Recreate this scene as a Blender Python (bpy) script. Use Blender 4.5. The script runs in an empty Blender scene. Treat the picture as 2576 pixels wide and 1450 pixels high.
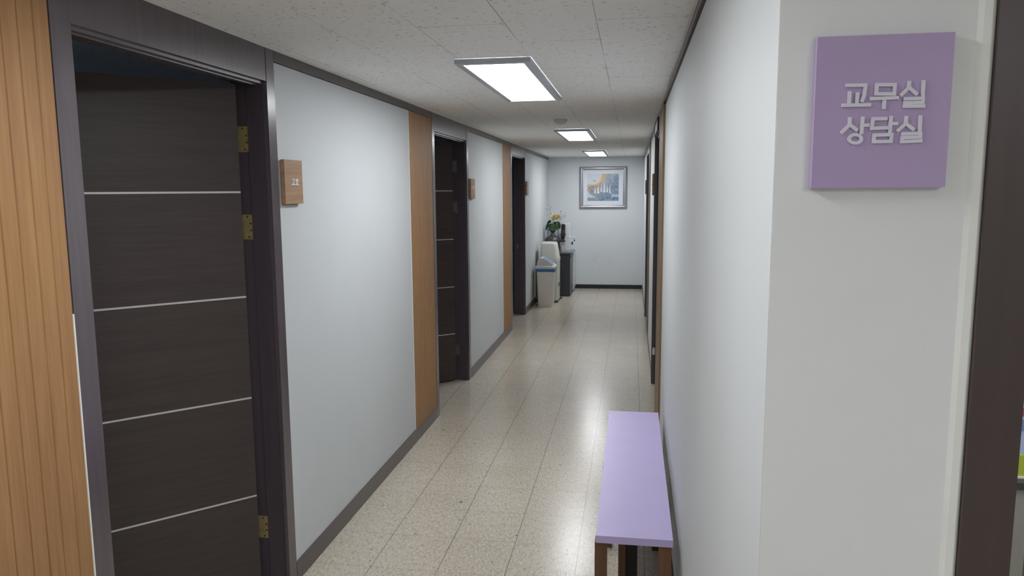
import bpy, bmesh, math, random
from mathutils import Vector, Matrix
random.seed(7)
PI = math.pi
sc = bpy.context.scene
COL = sc.collection

# ---------------------------------------------------------------- camera (image taken as 2576 x 1450)
F_PX, CAM_H = 1880.0, 1.652
YAW, PITCH, ROLL = -0.159, -0.1297, -0.0068
cy, sy = math.cos(YAW), math.sin(YAW); cp, sp = math.cos(PITCH), math.sin(PITCH); cr, sr = math.cos(ROLL), math.sin(ROLL)
RA = Matrix(((cy, -sy, 0), (sy, cy, 0), (0, 0, 1)))
RB = Matrix(((1, 0, 0), (0, cp, sp), (0, -sp, cp)))
RD = Matrix(((cr, 0, sr), (0, 1, 0), (-sr, 0, cr)))
RC = RD @ RB @ RA
right, fwd, up = RC[0], RC[1], RC[2]
cam_data = bpy.data.cameras.new('camera'); cam = bpy.data.objects.new('camera', cam_data); COL.objects.link(cam)
M4 = Matrix(((right[0], up[0], -fwd[0]), (right[1], up[1], -fwd[1]), (right[2], up[2], -fwd[2]))).to_4x4()
M4.translation = Vector((0, 0, CAM_H)); cam.matrix_world = M4
cam_data.sensor_width = 36.0; cam_data.lens = F_PX / 2576 * 36.0; cam_data.clip_start = 0.02; cam_data.clip_end = 60
sc.camera = cam

# ---------------------------------------------------------------- world, exposure; the ceiling panels are the lights
w = bpy.data.worlds.new('world'); sc.world = w; w.use_nodes = True
w.node_tree.nodes['Background'].inputs[0].default_value = (0.5, 0.6, 0.8, 1)
w.node_tree.nodes['Background'].inputs[1].default_value = 0.02
sc.view_settings.view_transform = 'Standard'; sc.view_settings.look = 'None'
sc.view_settings.exposure = 0.56; sc.view_settings.gamma = 1.0; sc.view_settings.use_curve_mapping = False
LAMP = 14.0                        # strength of every ceiling panel's diffuser
LAMP_COL = (0.935, 0.965, 1.0)

XL, XR, H = -1.3926, 0.1887, 2.2  # corridor walls and ceiling height
YE = 12.6                         # end wall
YF = 1.07                         # face of the wall with the purple sign
SIGN= [[(0.27401, 1.78476), (0.29664, 1.78444), (0.29534, 1.77171), (0.29313, 1.76474)], [(0.2775, 1.7753), (0.27747, 1.76043)], [(0.28711, 1.77349), (0.28698, 1.76098)], [(0.27022, 1.75951), (0.30245, 1.75935)], [(0.31058, 1.78451), (0.33207, 1.7839), (0.33168, 1.77231), (0.31, 1.77288), (0.31058, 1.78451)], [(0.3043, 1.76711), (0.33596, 1.76755)], [(0.32052, 1.76639), (0.32023, 1.75518)], [(0.3494, 1.78649), (0.34906, 1.77957), (0.34065, 1.7713)], [(0.34902, 1.78034), (0.35837, 1.77191)], [(0.36631, 1.78677), (0.3663, 1.76985)], [(0.34541, 1.76576), (0.36682, 1.76598), (0.36654, 1.7609), (0.3457, 1.76079), (0.3455, 1.75645), (0.36815, 1.75622)], [(0.27941, 1.74231), (0.2795, 1.73442), (0.27005, 1.72479)], [(0.2795, 1.73442), (0.28818, 1.72793)], [(0.29531, 1.74275), (0.29445, 1.72386)], [(0.29549, 1.73331), (0.30228, 1.73348)], [(0.29485, 1.71595), (0.29422, 1.71362), (0.2922, 1.71178), (0.2892, 1.71079), (0.28581, 1.71085), (0.2827, 1.71194), (0.28049, 1.71386), (0.27962, 1.71621), (0.28026, 1.71854), (0.28229, 1.72038), (0.28529, 1.72136), (0.28868, 1.7213), (0.29178, 1.72021), (0.29398, 1.7183), (0.29485, 1.71595)], [(0.32368, 1.74136), (0.3079, 1.74138), (0.30658, 1.72915), (0.32507, 1.72958)], [(0.32958, 1.74279), (0.32908, 1.72479)], [(0.32973, 1.73466), (0.33675, 1.73483)], [(0.31051, 1.72041), (0.33155, 1.72082), (0.33097, 1.71218), (0.3102, 1.71205), (0.31051, 1.72041)], [(0.34824, 1.74239), (0.34795, 1.7346), (0.33918, 1.72617)], [(0.34795, 1.7346), (0.35699, 1.72739)], [(0.36526, 1.7428), (0.36519, 1.72411)], [(0.34498, 1.72136), (0.36622, 1.72175), (0.36605, 1.71706), (0.3448, 1.71665), (0.34449, 1.71148), (0.36737, 1.71235)]]
GOGH= [[(2.8995, 1.70225), (2.92214, 1.70255), (2.91728, 1.68644)], [(2.90684, 1.69524), (2.90714, 1.68227)], [(2.89268, 1.68217), (2.95999, 1.68136)], [(2.93861, 1.70366), (2.95177, 1.70311)], [(2.93165, 1.69963), (2.95636, 1.69921)], [(2.95095, 1.69085), (2.94911, 1.6883), (2.94482, 1.68669), (2.93971, 1.68665), (2.93575, 1.68818), (2.93444, 1.6907), (2.93626, 1.69325), (2.94054, 1.69486), (2.94564, 1.69491), (2.94962, 1.69338), (2.95095, 1.69085)]]

# ---------------------------------------------------------------- materials
def lin(c):
    return tuple(((v/255)/12.92 if v/255 <= 0.04045 else ((v/255+0.055)/1.055)**2.4) for v in c)
class NT:
    def __init__(s, name, rough=0.5, spec=0.5, metal=0.0):
        s.m = bpy.data.materials.new(name); s.m.use_nodes = True; s.t = s.m.node_tree
        s.b = s.t.nodes['Principled BSDF']; s.b.inputs['Roughness'].default_value = rough
        s.b.inputs['Specular IOR Level'].default_value = spec; s.b.inputs['Metallic'].default_value = metal
        s.tc = s.t.nodes.new('ShaderNodeTexCoord')
    def n(s, typ, **kw):
        nd = s.t.nodes.new('ShaderNode' + typ)
        for k, v in kw.items():
            setattr(nd, k, v)
        return nd
    def l(s, a, b): s.t.links.new(a, b)
    def mapping(s, scale=(1, 1, 1), loc=(0, 0, 0), rot=(0, 0, 0), src=None):
        m = s.n('Mapping'); m.inputs['Scale'].default_value = scale; m.inputs['Location'].default_value = loc
        m.inputs['Rotation'].default_value = rot; s.l(src or s.tc.outputs['Object'], m.inputs['Vector']); return m.outputs[0]
    def noise(s, vec, scale, detail=3, rough=0.5, dist=0.0):
        nd = s.n('TexNoise'); s.l(vec, nd.inputs['Vector']); nd.inputs['Scale'].default_value = scale
        nd.inputs['Detail'].default_value = detail; nd.inputs['Roughness'].default_value = rough; nd.inputs['Distortion'].default_value = dist
        return nd.outputs['Fac']
    def ramp(s, fac, stops):
        r = s.n('ValToRGB'); s.l(fac, r.inputs['Fac']); e = r.color_ramp.elements
        while len(e) < len(stops): e.new(0.5)
        for i, (p, c) in enumerate(stops):
            e[i].position = p; e[i].color = (c, c, c, 1) if isinstance(c, (int, float)) else (*c, 1)
        return r.outputs['Color']
    def math(s, op, a, b=None, clamp=False):
        m = s.n('Math', operation=op); m.use_clamp = clamp
        for i, v in enumerate((a, b)):
            if v is None: continue
            if isinstance(v, (int, float)): m.inputs[i].default_value = v
            else: s.l(v, m.inputs[i])
        return m.outputs[0]
    def mix(s, fac, a, b, blend='MIX'):
        m = s.n('Mix', data_type='RGBA', blend_type=blend)
        for i, v in ((0, fac), (6, a), (7, b)):
            if isinstance(v, (int, float)): m.inputs[i].default_value = v if i == 0 else (v, v, v, 1)
            elif isinstance(v, tuple): m.inputs[i].default_value = (*v, 1)
            else: s.l(v, m.inputs[i])
        return m.outputs[2]
    def color(s, c):
        if isinstance(c, tuple): s.b.inputs['Base Color'].default_value = (*c, 1)
        else: s.l(c, s.b.inputs['Base Color'])
    def bump(s, h, strength=0.2, dist=0.002):
        b = s.n('Bump'); b.inputs['Strength'].default_value = strength; b.inputs['Distance'].default_value = dist
        s.l(h, b.inputs['Height']); s.l(b.outputs[0], s.b.inputs['Normal'])

def flat(name, c, rough=0.5, spec=0.5, metal=0.0, var=0.04, scale=8.0, bump=0.0):
    t = NT(name, rough, spec, metal); v = t.mapping()
    nz = t.noise(v, scale, 4)
    a = tuple(x*(1-var) for x in c); b = tuple(min(1, x*(1+var)) for x in c)
    t.color(t.ramp(nz, [(0.3, a), (0.7, b)]))
    if bump: t.bump(t.noise(v, 90, 3), bump)
    return t.m

def wood(name, c1, c2, axis='Z', rough=0.45, freq=60, spec=0.4):
    t = NT(name, rough, spec); s = {'Z': (1, 1, .045), 'Y': (1, .045, 1), 'X': (.045, 1, 1), 'H': (.06, .06, 1.6)}[axis]
    v = t.mapping(scale=s)
    n1 = t.noise(v, freq, 5, 0.6, 0.4); n2 = t.noise(v, freq/5, 3, 0.5, 0.8)
    f = t.math('ADD', t.math('MULTIPLY', n1, 0.6), t.math('MULTIPLY', n2, 0.4))
    t.color(t.ramp(f, [(0.36, c1), (0.64, c2)])); t.bump(n1, 0.12, 0.001)
    return t.m

def wall_mat(name, c):
    t = NT(name, 0.6, 0.3); v = t.mapping()
    big = t.noise(v, 1.7, 3); fine = t.noise(v, 160, 3, 0.6)
    t.color(t.mix(t.ramp(big, [(0.35, 0.0), (0.65, 1.0)]), tuple(x*0.97 for x in c), c))
    t.bump(t.math('ADD', fine, t.math('MULTIPLY', t.noise(v, 14, 2), 2.0)), 0.08, 0.002)
    return t.m

M = {}
M['wall'] = wall_mat('white_wall_board', (0.575, 0.598, 0.605))
M['plaster'] = wall_mat('painted_plaster', (0.80, 0.81, 0.80))
M['room_wall'] = flat('grey_room_wall', (0.34, 0.40, 0.50), 0.8)
M['office_wall'] = flat('office_wall', (0.55, 0.55, 0.52), 0.8)
M['caulk'] = flat('white_caulk', (0.80, 0.80, 0.76), 0.5)
M['frame'] = wood('dark_brown_frame_film', (0.080, 0.064, 0.072), (0.094, 0.076, 0.086), 'Z', 0.25, 50, 1.0)
M['frame_brown'] = wood('brown_frame_film', (0.062, 0.044, 0.040), (0.074, 0.053, 0.048), 'Z', 0.4, 50)
M['trim'] = flat('dark_taupe_trim', (0.074, 0.058, 0.056), 0.32, 0.8, var=0.06)
M['black_base'] = flat('black_rubber_base', (0.012, 0.012, 0.016), 0.35, var=0.2, scale=30)
M['door'] = wood('dark_wenge_door', (0.050, 0.036, 0.034), (0.070, 0.052, 0.048), 'H', 0.45, 110)
M['jamb'] = wood('dark_brown_jamb', (0.058, 0.045, 0.054), (0.076, 0.058, 0.068), 'Z', 0.5, 60, 0.3)
M['inlay'] = flat('satin_metal_inlay', (0.62, 0.60, 0.60), 0.4, metal=0.3)
M['brass'] = flat('brass_hinge', (0.50, 0.40, 0.18), 0.4, metal=0.6, var=0.15, scale=60)
M['steel'] = flat('brushed_steel_hinge', (0.20, 0.20, 0.18), 0.4, metal=0.7)
M['dark'] = flat('dark_screw', (0.02, 0.018, 0.015), 0.6)
M['slat'] = wood('honey_wood_slats', (0.285, 0.146, 0.060), (0.375, 0.205, 0.088), 'Z', 0.5, 110)
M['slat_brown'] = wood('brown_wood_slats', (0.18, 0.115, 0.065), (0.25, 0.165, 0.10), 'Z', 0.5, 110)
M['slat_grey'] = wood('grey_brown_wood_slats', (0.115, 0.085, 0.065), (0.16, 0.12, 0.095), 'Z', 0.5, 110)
M['plaque'] = wood('plaque_wood', (0.27, 0.155, 0.085), (0.41, 0.26, 0.155), 'Y', 0.5, 60)
M['letter'] = flat('white_letter', (0.72, 0.70, 0.74), 0.5)
M['lilac'] = flat('lilac_letters', (0.70, 0.67, 0.76), 0.5, var=0.02)
M['purple'] = flat('purple_sign_board', (0.43, 0.325, 0.53), 0.45, var=0.02)
M['bench'] = flat('lilac_bench_top', (0.47, 0.40, 0.645), 0.35, var=0.015)
M['bench_edge'] = flat('lilac_edge', (0.40, 0.33, 0.58), 0.4, var=0.02)
M['walnut'] = wood('walnut_leg', (0.10, 0.045, 0.022), (0.17, 0.085, 0.045), 'Z', 0.5, 50)
M['dark_brown'] = wood('dark_brown_block', (0.03, 0.018, 0.013), (0.05, 0.03, 0.022), 'Z', 0.5, 50)
M['housing'] = flat('white_metal_housing', (0.50, 0.52, 0.58), 0.45)
M['bin'] = flat('warm_grey_plastic', (0.66, 0.62, 0.555), 0.38, var=0.03)
M['bin_lid'] = flat('grey_plastic_lid', (0.56, 0.56, 0.52), 0.35, var=0.03)
M['bin_tall'] = flat('sage_grey_plastic', (0.56, 0.56, 0.50), 0.38, var=0.03)
M['bin_base'] = flat('dark_plinth', (0.05, 0.05, 0.045), 0.5)
M['bag'] = flat('blue_bin_bag', (0.035, 0.14, 0.36), 0.3, var=0.3, scale=40)
M['sticker'] = flat('white_sticker', (0.55, 0.57, 0.64), 0.4)
M['sticker_blue'] = flat('blue_sticker', (0.15, 0.22, 0.52), 0.35)
M['cab'] = flat('charcoal_cabinet', (0.032, 0.033, 0.040), 0.45)
M['cab_top'] = flat('grey_worktop', (0.13, 0.13, 0.155), 0.3)
M['cab_front'] = flat('grey_cabinet_front', (0.10, 0.10, 0.12), 0.4)
M['white_plastic'] = flat('white_plastic', (0.62, 0.64, 0.68), 0.35)
M['white_gloss'] = flat('white_enamel', (0.68, 0.70, 0.72), 0.3)
M['vase'] = flat('matt_black_ceramic', (0.050, 0.047, 0.054), 0.36, var=0.15)
M['stem'] = flat('brown_twig', (0.10, 0.055, 0.05), 0.6)
M['green'] = flat('leaf_green', (0.030, 0.085, 0.032), 0.45, var=0.4, scale=25)
M['green2'] = flat('leaf_light_green', (0.085, 0.15, 0.055), 0.45, var=0.3, scale=25)
M['rose'] = flat('yellow_rose_petal', (0.95, 0.84, 0.48), 0.5, var=0.12, scale=30)
M['rose2'] = flat('peach_rose_petal', (0.93, 0.74, 0.50), 0.5, var=0.12, scale=30)
M['blossom'] = flat('pink_blossom', (0.50, 0.26, 0.32), 0.5, var=0.2, scale=40)
M['black'] = flat('black_plastic', (0.012, 0.012, 0.014), 0.35)
M['black_brown'] = flat('dark_brown_plastic', (0.030, 0.020, 0.020), 0.35)
M['silver'] = flat('brushed_silver', (0.42, 0.42, 0.45), 0.33, metal=0.85, var=0.05)
M['mat'] = flat('pale_mount_card', (0.66, 0.70, 0.75), 0.5, var=0.01)
M['sketch'] = flat('grey_sketch', (0.52, 0.55, 0.60), 0.5, var=0.22, scale=60)
M['paper'] = flat('white_paper', (0.75, 0.75, 0.75), 0.5)
M['lime'] = flat('lime_box', (0.42, 0.48, 0.05), 0.4)
M['red'] = flat('red_box', (0.45, 0.06, 0.09), 0.4)
M['bluewhite'] = flat('pale_blue_box', (0.40, 0.46, 0.68), 0.4)
M['midblue'] = flat('mid_blue_print', (0.16, 0.23, 0.42), 0.4)
M['desk'] = flat('beige_desk_panel', (0.30, 0.29, 0.25), 0.5)
M['desk_edge'] = flat('dark_desk_edge', (0.04, 0.05, 0.045), 0.5)

def glassy(name, c, alpha):
    t = NT(name, 0.15, 0.5); t.color(c); t.b.inputs['Transmission Weight'].default_value = alpha; return t.m
M['glass'] = glassy('clear_glass', (0.75, 0.80, 0.74), 0.75)

def floor_mat():
    t = NT('speckled_vinyl_tile', 0.235, 0.5); v = t.mapping()
    base = t.noise(v, 2.2, 3)
    c = t.ramp(base, [(0.3, (0.46, 0.405, 0.33)), (0.7, (0.53, 0.47, 0.39))])
    # pale and brown flecks, stretched a little and turned from tile to tile by distortion
    v2 = t.mapping(scale=(1.0, 0.30, 1), rot=(0, 0, 0.15))
    f1 = t.noise(v2, 150, 1, 0.5, 0.6); f2 = t.noise(v2, 120, 1, 0.5, 0.6)
    c = t.mix(t.ramp(f1, [(0.55, 0.0), (0.61, 0.65)]), c, (0.66, 0.62, 0.53))
    c = t.mix(t.ramp(f2, [(0.56, 0.0), (0.63, 0.6)]), c, (0.35, 0.295, 0.225))
    f3 = t.noise(t.mapping(loc=(3, 3, 0)), 38, 2, 0.5, 0.6)
    c = t.mix(t.ramp(f3, [(0.715, 0.0), (0.735, 0.85)]), c, (0.08, 0.07, 0.06))
    # tile joints: open along the corridor, tight across it
    sep = t.n('SeparateXYZ'); t.l(v, sep.inputs[0])
    def joint(out, off, pitch, w):
        a = t.math('ADD', out, -off); a = t.math('DIVIDE', a, pitch); a = t.math('FRACT', t.math('ADD', a, 50.5)); a = t.math('SUBTRACT', a, 0.5)
        a = t.math('ABSOLUTE', a); return t.math('LESS_THAN', a, w/pitch)
    wob = t.math('MULTIPLY', t.math('SUBTRACT', t.noise(v, 2, 1), 0.5), 0.006)
    jx = joint(t.math('ADD', sep.outputs[0], wob), -1.4227, 0.3, 0.0014)
    jy = joint(sep.outputs[1], 2.991, 0.3175, 0.0012)
    c = t.mix(t.math('MULTIPLY', jx, 0.85), c, (0.075, 0.065, 0.055))
    c = t.mix(t.math('MULTIPLY', jy, 0.60), c, (0.14, 0.12, 0.10))
    # dirt that gathers along the left skirting and soft brown wear
    wear = t.ramp(t.noise(v, 1.1, 4, 0.6), [(0.45, 0.0), (0.75, 0.25)])
    c = t.mix(wear, c, (0.38, 0.335, 0.27))
    t.color(c)
    # ripples across the corridor in the wax
    rip = t.noise(t.mapping(scale=(0.3, 1, 1)), 24, 4, 0.6, 0.6)
    h = t.math('ADD', t.math('MULTIPLY', rip, 1.0), t.math('MULTIPLY', t.noise(v, 120, 2), 0.25))
    t.bump(h, 0.22, 0.0035)
    return t.m
M['floor'] = floor_mat()

def ceiling_mat():
    t = NT('fissured_gypsum_ceiling_board', 0.85, 0.2); v = t.mapping()
    base = t.noise(v, 1.5, 2)
    c = t.ramp(base, [(0.3, (0.88, 0.88, 0.86)), (0.7, (0.92, 0.92, 0.91))])
    # short worm-like fissures: thin contour bands of noise, kept only in scattered cells
    nz = t.noise(v, 60, 1, 0.4, 0.5)
    band = t.math('LESS_THAN', t.math('ABSOLUTE', t.math('SUBTRACT', nz, 0.5)), 0.020)
    vo = t.n('TexVoronoi'); t.l(v, vo.inputs['Vector']); vo.inputs['Scale'].default_value = 36; vo.inputs['Randomness'].default_value = 0.9
    near = t.math('LESS_THAN', vo.outputs['Distance'], 0.36)
    sepc = t.n('SeparateColor'); t.l(vo.outputs['Color'], sepc.inputs[0])
    keep = t.math('GREATER_THAN', sepc.outputs[0], 0.25)
    mark = t.math('MULTIPLY', t.math('MULTIPLY', band, near), keep)
    dot = t.math('MULTIPLY', t.math('LESS_THAN', vo.outputs['Distance'], 0.13), t.math('GREATER_THAN', sepc.outputs[1], 0.62))
    mark = t.math('MAXIMUM', mark, dot)
    c = t.mix(t.math('MULTIPLY', mark, 0.52), c, (0.17, 0.16, 0.145))
    # board joints 0.30 wide, 0.634 long, every other row shifted by half
    sep = t.n('SeparateXYZ'); t.l(v, sep.inputs[0])
    u = t.math('ADD', t.math('DIVIDE', t.math('ADD', sep.outputs[0], 1.326), 0.3008), 40.0)
    row = t.math('FLOOR', u); fu = t.math('FRACT', u)
    par = t.math('MULTIPLY', t.math('FRACT', t.math('MULTIPLY', row, 0.5)), 2.0)      # 0 even, 1 odd
    vv = t.math('ADD', t.math('DIVIDE', t.math('ADD', sep.outputs[1], -2.53), 0.634), 20.0)
    vv = t.math('ADD', vv, t.math('MULTIPLY', par, 0.5)); fv = t.math('FRACT', vv)
    def edge(f, wid):
        d = t.math('MINIMUM', f, t.math('SUBTRACT', 1.0, f)); return d, t.math('LESS_THAN', d, wid)
    du, ju = edge(fu, 0.0042); dv, jv = edge(fv, 0.0022)
    gap = t.ramp(t.noise(v, 1.7, 2), [(0.42, 0.25), (0.62, 1.0)])
    j = t.math('MULTIPLY', t.math('MAXIMUM', ju, jv), gap)
    c = t.mix(t.math('MULTIPLY', j, 0.75), c, (0.14, 0.13, 0.12))
    # pairs of fixing screws near the board corners
    dx = t.math('SUBTRACT', t.math('MULTIPLY', du, 0.3008), 0.011); dy = t.math('SUBTRACT', t.math('MULTIPLY', dv, 0.634), 0.011)
    d2 = t.math('ADD', t.math('MULTIPLY', dx, dx), t.math('MULTIPLY', dy, dy))
    scw = t.math('LESS_THAN', d2, 0.0036**2)
    c = t.mix(t.math('MULTIPLY', scw, 0.8), c, (0.12, 0.11, 0.10))
    t.color(c); t.bump(t.math('SUBTRACT', 1.0, t.math('MAXIMUM', mark, j)), 0.4, 0.002)
    return t.m
M['ceiling'] = ceiling_mat()

def end_wall_mat():
    t = NT('scuffed_white_wall', 0.6, 0.3); v = t.mapping()
    c = t.mix(t.noise(v, 2, 3), (0.63, 0.66, 0.68), (0.66, 0.69, 0.71))
    sep = t.n('SeparateXYZ'); t.l(v, sep.inputs[0])
    def blob(cx, cz, rx, rz):
        a = t.math('DIVIDE', t.math('SUBTRACT', sep.outputs[0], cx), rx); b = t.math('DIVIDE', t.math('SUBTRACT', sep.outputs[2], cz), rz)
        r = t.math('ADD', t.math('MULTIPLY', a, a), t.math('MULTIPLY', b, b)); return t.math('SUBTRACT', 1.0, r, True)
    ar = t.math('ADD', blob(-0.60, 0.45, 0.13, 0.17), blob(-0.38, 0.46, 0.09, 0.16), True)
    st = t.noise(t.mapping(scale=(1, 1, 0.22), rot=(0, 0.25, 0)), 42, 3, 0.6, 1.0)
    sc_ = t.math('MULTIPLY', t.ramp(st, [(0.54, 0.0), (0.64, 1.0)]), ar)
    c = t.mix(t.math('MULTIPLY', sc_, 0.28), c, (0.30, 0.31, 0.32))
    t.color(c); t.bump(t.noise(v, 160, 3), 0.05)
    return t.m
M['end_wall'] = end_wall_mat()

def lamp_mat():
    t = NT('lit_diffuser', 0.5); t.color((0.9, 0.9, 0.9))
    t.b.inputs['Emission Color'].default_value = (*LAMP_COL, 1); t.b.inputs['Emission Strength'].default_value = LAMP
    return t.m
M['lamp'] = lamp_mat()

# ---------------------------------------------------------------- object helpers
ORIG = {}
def mesh_from(bm, name):
    bmesh.ops.recalc_face_normals(bm, faces=bm.faces)
    me = bpy.data.meshes.new(name); bm.to_mesh(me); bm.free(); return me
def obj(name, bm, mat, parent=None, bevel=0.0, smooth=False, origin=None, mats=None):
    """link bm (built in world coordinates) as ONE mesh object"""
    if bevel:
        bmesh.ops.bevel(bm, geom=[e for e in bm.edges if len(e.link_faces) == 2 and e.calc_face_angle(0) > 0.6], offset=bevel, segments=2, affect='EDGES', profile=0.6, clamp_overlap=True)
    me = mesh_from(bm, name)
    o = bpy.data.objects.new(name, me); COL.objects.link(o)
    for m in (mats or [mat]): me.materials.append(m)
    if parent is not None:
        base = ORIG[parent.name]; o.parent = parent; ORIG[o.name] = base
        me.transform(Matrix.Translation(-base))
    elif origin is not None:
        base = Vector(origin); o.location = base; ORIG[o.name] = base; me.transform(Matrix.Translation(-base))
    else: ORIG[o.name] = Vector((0, 0, 0))
    if smooth:
        for p in me.polygons: p.use_smooth = True
        if smooth == 'auto':
            me.set_sharp_from_angle(angle=math.radians(35))
    return o
def empty(name, loc=(0, 0, 0)):
    o = bpy.data.objects.new(name, None); COL.objects.link(o); o.location = loc; o.empty_display_size = 0.05; ORIG[o.name] = Vector(loc); return o
def tag(o, label, cat, group=None):
    o['label'] = label; o['category'] = cat
    if group: o['group'] = group
    return o
def struct(o, label=None, cat=None):
    o['kind'] = 'structure'
    if label: o['label'] = label
    if cat: o['category'] = cat
    return o
def B(*dims):
    bm = bmesh.new()
    for d in dims: addbox(bm, *d)
    return bm
def addbox(bm, x0, x1, y0, y1, z0, z1):
    v = [bm.verts.new((x, y, z)) for z in (z0, z1) for y in (y0, y1) for x in (x0, x1)]
    for f in ((0, 2, 3, 1), (4, 5, 7, 6), (0, 1, 5, 4), (2, 6, 7, 3), (0, 4, 6, 2), (1, 3, 7, 5)): bm.faces.new([v[i] for i in f])
    return v
def prism(bm, pts, ext, axis, w0, w1):
    """closed outline pts (2-D) extruded between w0 and w1 along axis; (a,b) fill the other two axes in x,y,z order"""
    def P(a, b, c):
        return {'X': (c, a, b), 'Y': (a, c, b), 'Z': (a, b, c)}[axis]
    lo = [bm.verts.new(P(a, b, w0)) for a, b in pts]; hi = [bm.verts.new(P(a, b, w1)) for a, b in pts]
    bm.faces.new(lo); bm.faces.new(hi[::-1]); n = len(pts)
    for i in range(n): bm.faces.new((lo[i], hi[i], hi[(i+1) % n], lo[(i+1) % n]))
def rrect(cx, cy_, w_, d_, r, n=5):
    r = min(r, w_/2-1e-4, d_/2-1e-4); out = []
    for sx, sy_, a0 in ((1, 1, 0), (-1, 1, PI/2), (-1, -1, PI), (1, -1, 1.5*PI)):
        for i in range(n+1):
            a = a0 + PI/2*i/n; out.append((cx+sx*(w_/2-r)+r*math.cos(a), cy_+sy_*(d_/2-r)+r*math.sin(a)))
    return out
def loft(bm, secs, cap=True):
    """secs: (outline, z) list, joined in order"""
    rings = [[bm.verts.new((x, y, z)) for x, y in o] for o, z in secs]
    for a, b in zip(rings, rings[1:]):
        n = len(a)
        for i in range(n): bm.faces.new((a[i], a[(i+1) % n], b[(i+1) % n], b[i]))
    if cap: bm.faces.new(rings[0][::-1]); bm.faces.new(rings[-1])
def lathe(bm, prof, cx, cy_, n=32, capb=True, capt=True):
    rings = [[bm.verts.new((cx+r*math.cos(2*PI*i/n), cy_+r*math.sin(2*PI*i/n), z)) for i in range(n)] for r, z in prof]
    for a, b in zip(rings, rings[1:]):
        for i in range(n): bm.faces.new((a[i], a[(i+1) % n], b[(i+1) % n], b[i]))
    if capb: bm.faces.new(rings[0][::-1])
    if capt: bm.faces.new(rings[-1])
def tube(bm, pts, r, n=6):
    pts = [Vector(p) for p in pts]; rings = []
    for i, p in enumerate(pts):
        d = (pts[min(i+1, len(pts)-1)] - pts[max(i-1, 0)]).normalized()
        a = d.orthogonal().normalized(); b = d.cross(a)
        rr = r if isinstance(r, (int, float)) else r[i]
        rings.append([bm.verts.new(p + a*rr*math.cos(2*PI*k/n) + b*rr*math.sin(2*PI*k/n)) for k in range(n)])
    for a, b in zip(rings, rings[1:]):
        # match ring starts
        best = min(range(n), key=lambda s: sum((a[k].co-b[(k+s) % n].co).length for k in range(n)))
        b[:] = b[best:] + b[:best]
        for i in range(n): bm.faces.new((a[i], a[(i+1) % n], b[(i+1) % n], b[i]))
    bm.faces.new(rings[0][::-1]); bm.faces.new(rings[-1])
def cyl(bm, c, r, h, axis='X', n=14):
    c = Vector(c); d = {'X': Vector((1, 0, 0)), 'Y': Vector((0, 1, 0)), 'Z': Vector((0, 0, 1))}[axis]
    tube(bm, [c, c+d*h], r, n)
def strokes(bm, lines, wid, conv, d0, d1):
    """raised lettering: every stroke segment a small bar; conv maps (a, b, depth) to a point"""
    cnt = 0; base1 = d1
    for ln in lines:
        if len(ln) > 8:                                     # a round letter: one closed band
            n = len(ln)-1; ca = sum(p[0] for p in ln[:-1])/n; cb_ = sum(p[1] for p in ln[:-1])/n
            loops = []
            for sgn_, dd in ((1, d0), (1, base1), (-1, base1), (-1, d0)):
                lp = []
                for a, b in ln[:-1]:
                    L = math.hypot(a-ca, b-cb_); k = (L+sgn_*wid/2)/L; lp.append(bm.verts.new(conv(ca+(a-ca)*k, cb_+(b-cb_)*k, dd)))
                loops.append(lp)
            for q in range(3):
                for i in range(n): bm.faces.new((loops[q][i], loops[q][(i+1) % n], loops[q+1][(i+1) % n], loops[q+1][i]))
            continue
        for (a, b), (c, d) in zip(ln, ln[1:]):
            cnt += 1; d1 = base1 + (cnt % 12)*0.00004
            dx, dy = c-a, d-b; L = math.hypot(dx, dy) or 1e-9; ux, uy = dx/L, dy/L; e = wid*0.42
            p = [(a-ux*e-uy*wid/2, b-uy*e+ux*wid/2), (a-ux*e+uy*wid/2, b-uy*e-ux*wid/2), (c+ux*e+uy*wid/2, d+uy*e-ux*wid/2), (c+ux*e-uy*wid/2, d+uy*e+ux*wid/2)]
            lo = [bm.verts.new(conv(x, y, d0)) for x, y in p]; hi = [bm.verts.new(conv(x, y, d1)) for x, y in p]
            bm.faces.new(lo); bm.faces.new(hi[::-1])
            for i in range(4): bm.faces.new((lo[i], hi[i], hi[(i+1) % 4], lo[(i+1) % 4]))

# ---------------------------------------------------------------- shell
struct(obj('floor', B((-4.6, 3.2, -2.0, 13.0, -0.1, 0.0)), M['floor']))
struct(obj('ceiling', B((-4.6, 3.2, -2.0, 13.0, H, H+0.1)), M['ceiling']))

# openings along the corridor
LO = [(1.735, 2.757), (5.232, 6.280), (8.712, 9.790)]     # left doorways
RO = [(5.300, 6.360), (8.730, 9.810)]                     # right doorways
ZD = 2.075                                                # head height
WT = 0.14                                                 # wall thickness
def wall_core(name, x0, x1, y0, y1, ops, mat):
    bm = bmesh.new(); ys = y0
    for a, b in ops:
        addbox(bm, x0, x1, ys, a-0.03, 0, H); addbox(bm, x0, x1, a-0.03, b+0.03, ZD+0.03, H); ys = b+0.03
    addbox(bm, x0, x1, ys, y1, 0, H)
    return bm
wl = empty('wall_left', (XL, 0, 0)); struct(wl)
obj('wall_core', wall_core('', XL-0.005-WT+0.004, XL-0.012, -2.0, 13.0, LO, None), M['plaster'], wl)
wr = empty('wall_right', (XR, 0, 0)); struct(wr)
obj('wall_core', wall_core('', XR+0.012, XR+WT, YF+0.012, 13.0, RO, None), M['plaster'], wr)
PZ0, PZ1 = 0.086, 2.156
def wpanel(parent, side, y0, y1, z0=PZ0, z1=PZ1):
    x = (XL-0.0125, XL-0.001) if side < 0 else (XR+0.001, XR+0.0125)
    return obj('white_panel', B((x[0], x[1], y0, y1, z0, z1)), M['wall'], parent)
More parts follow.
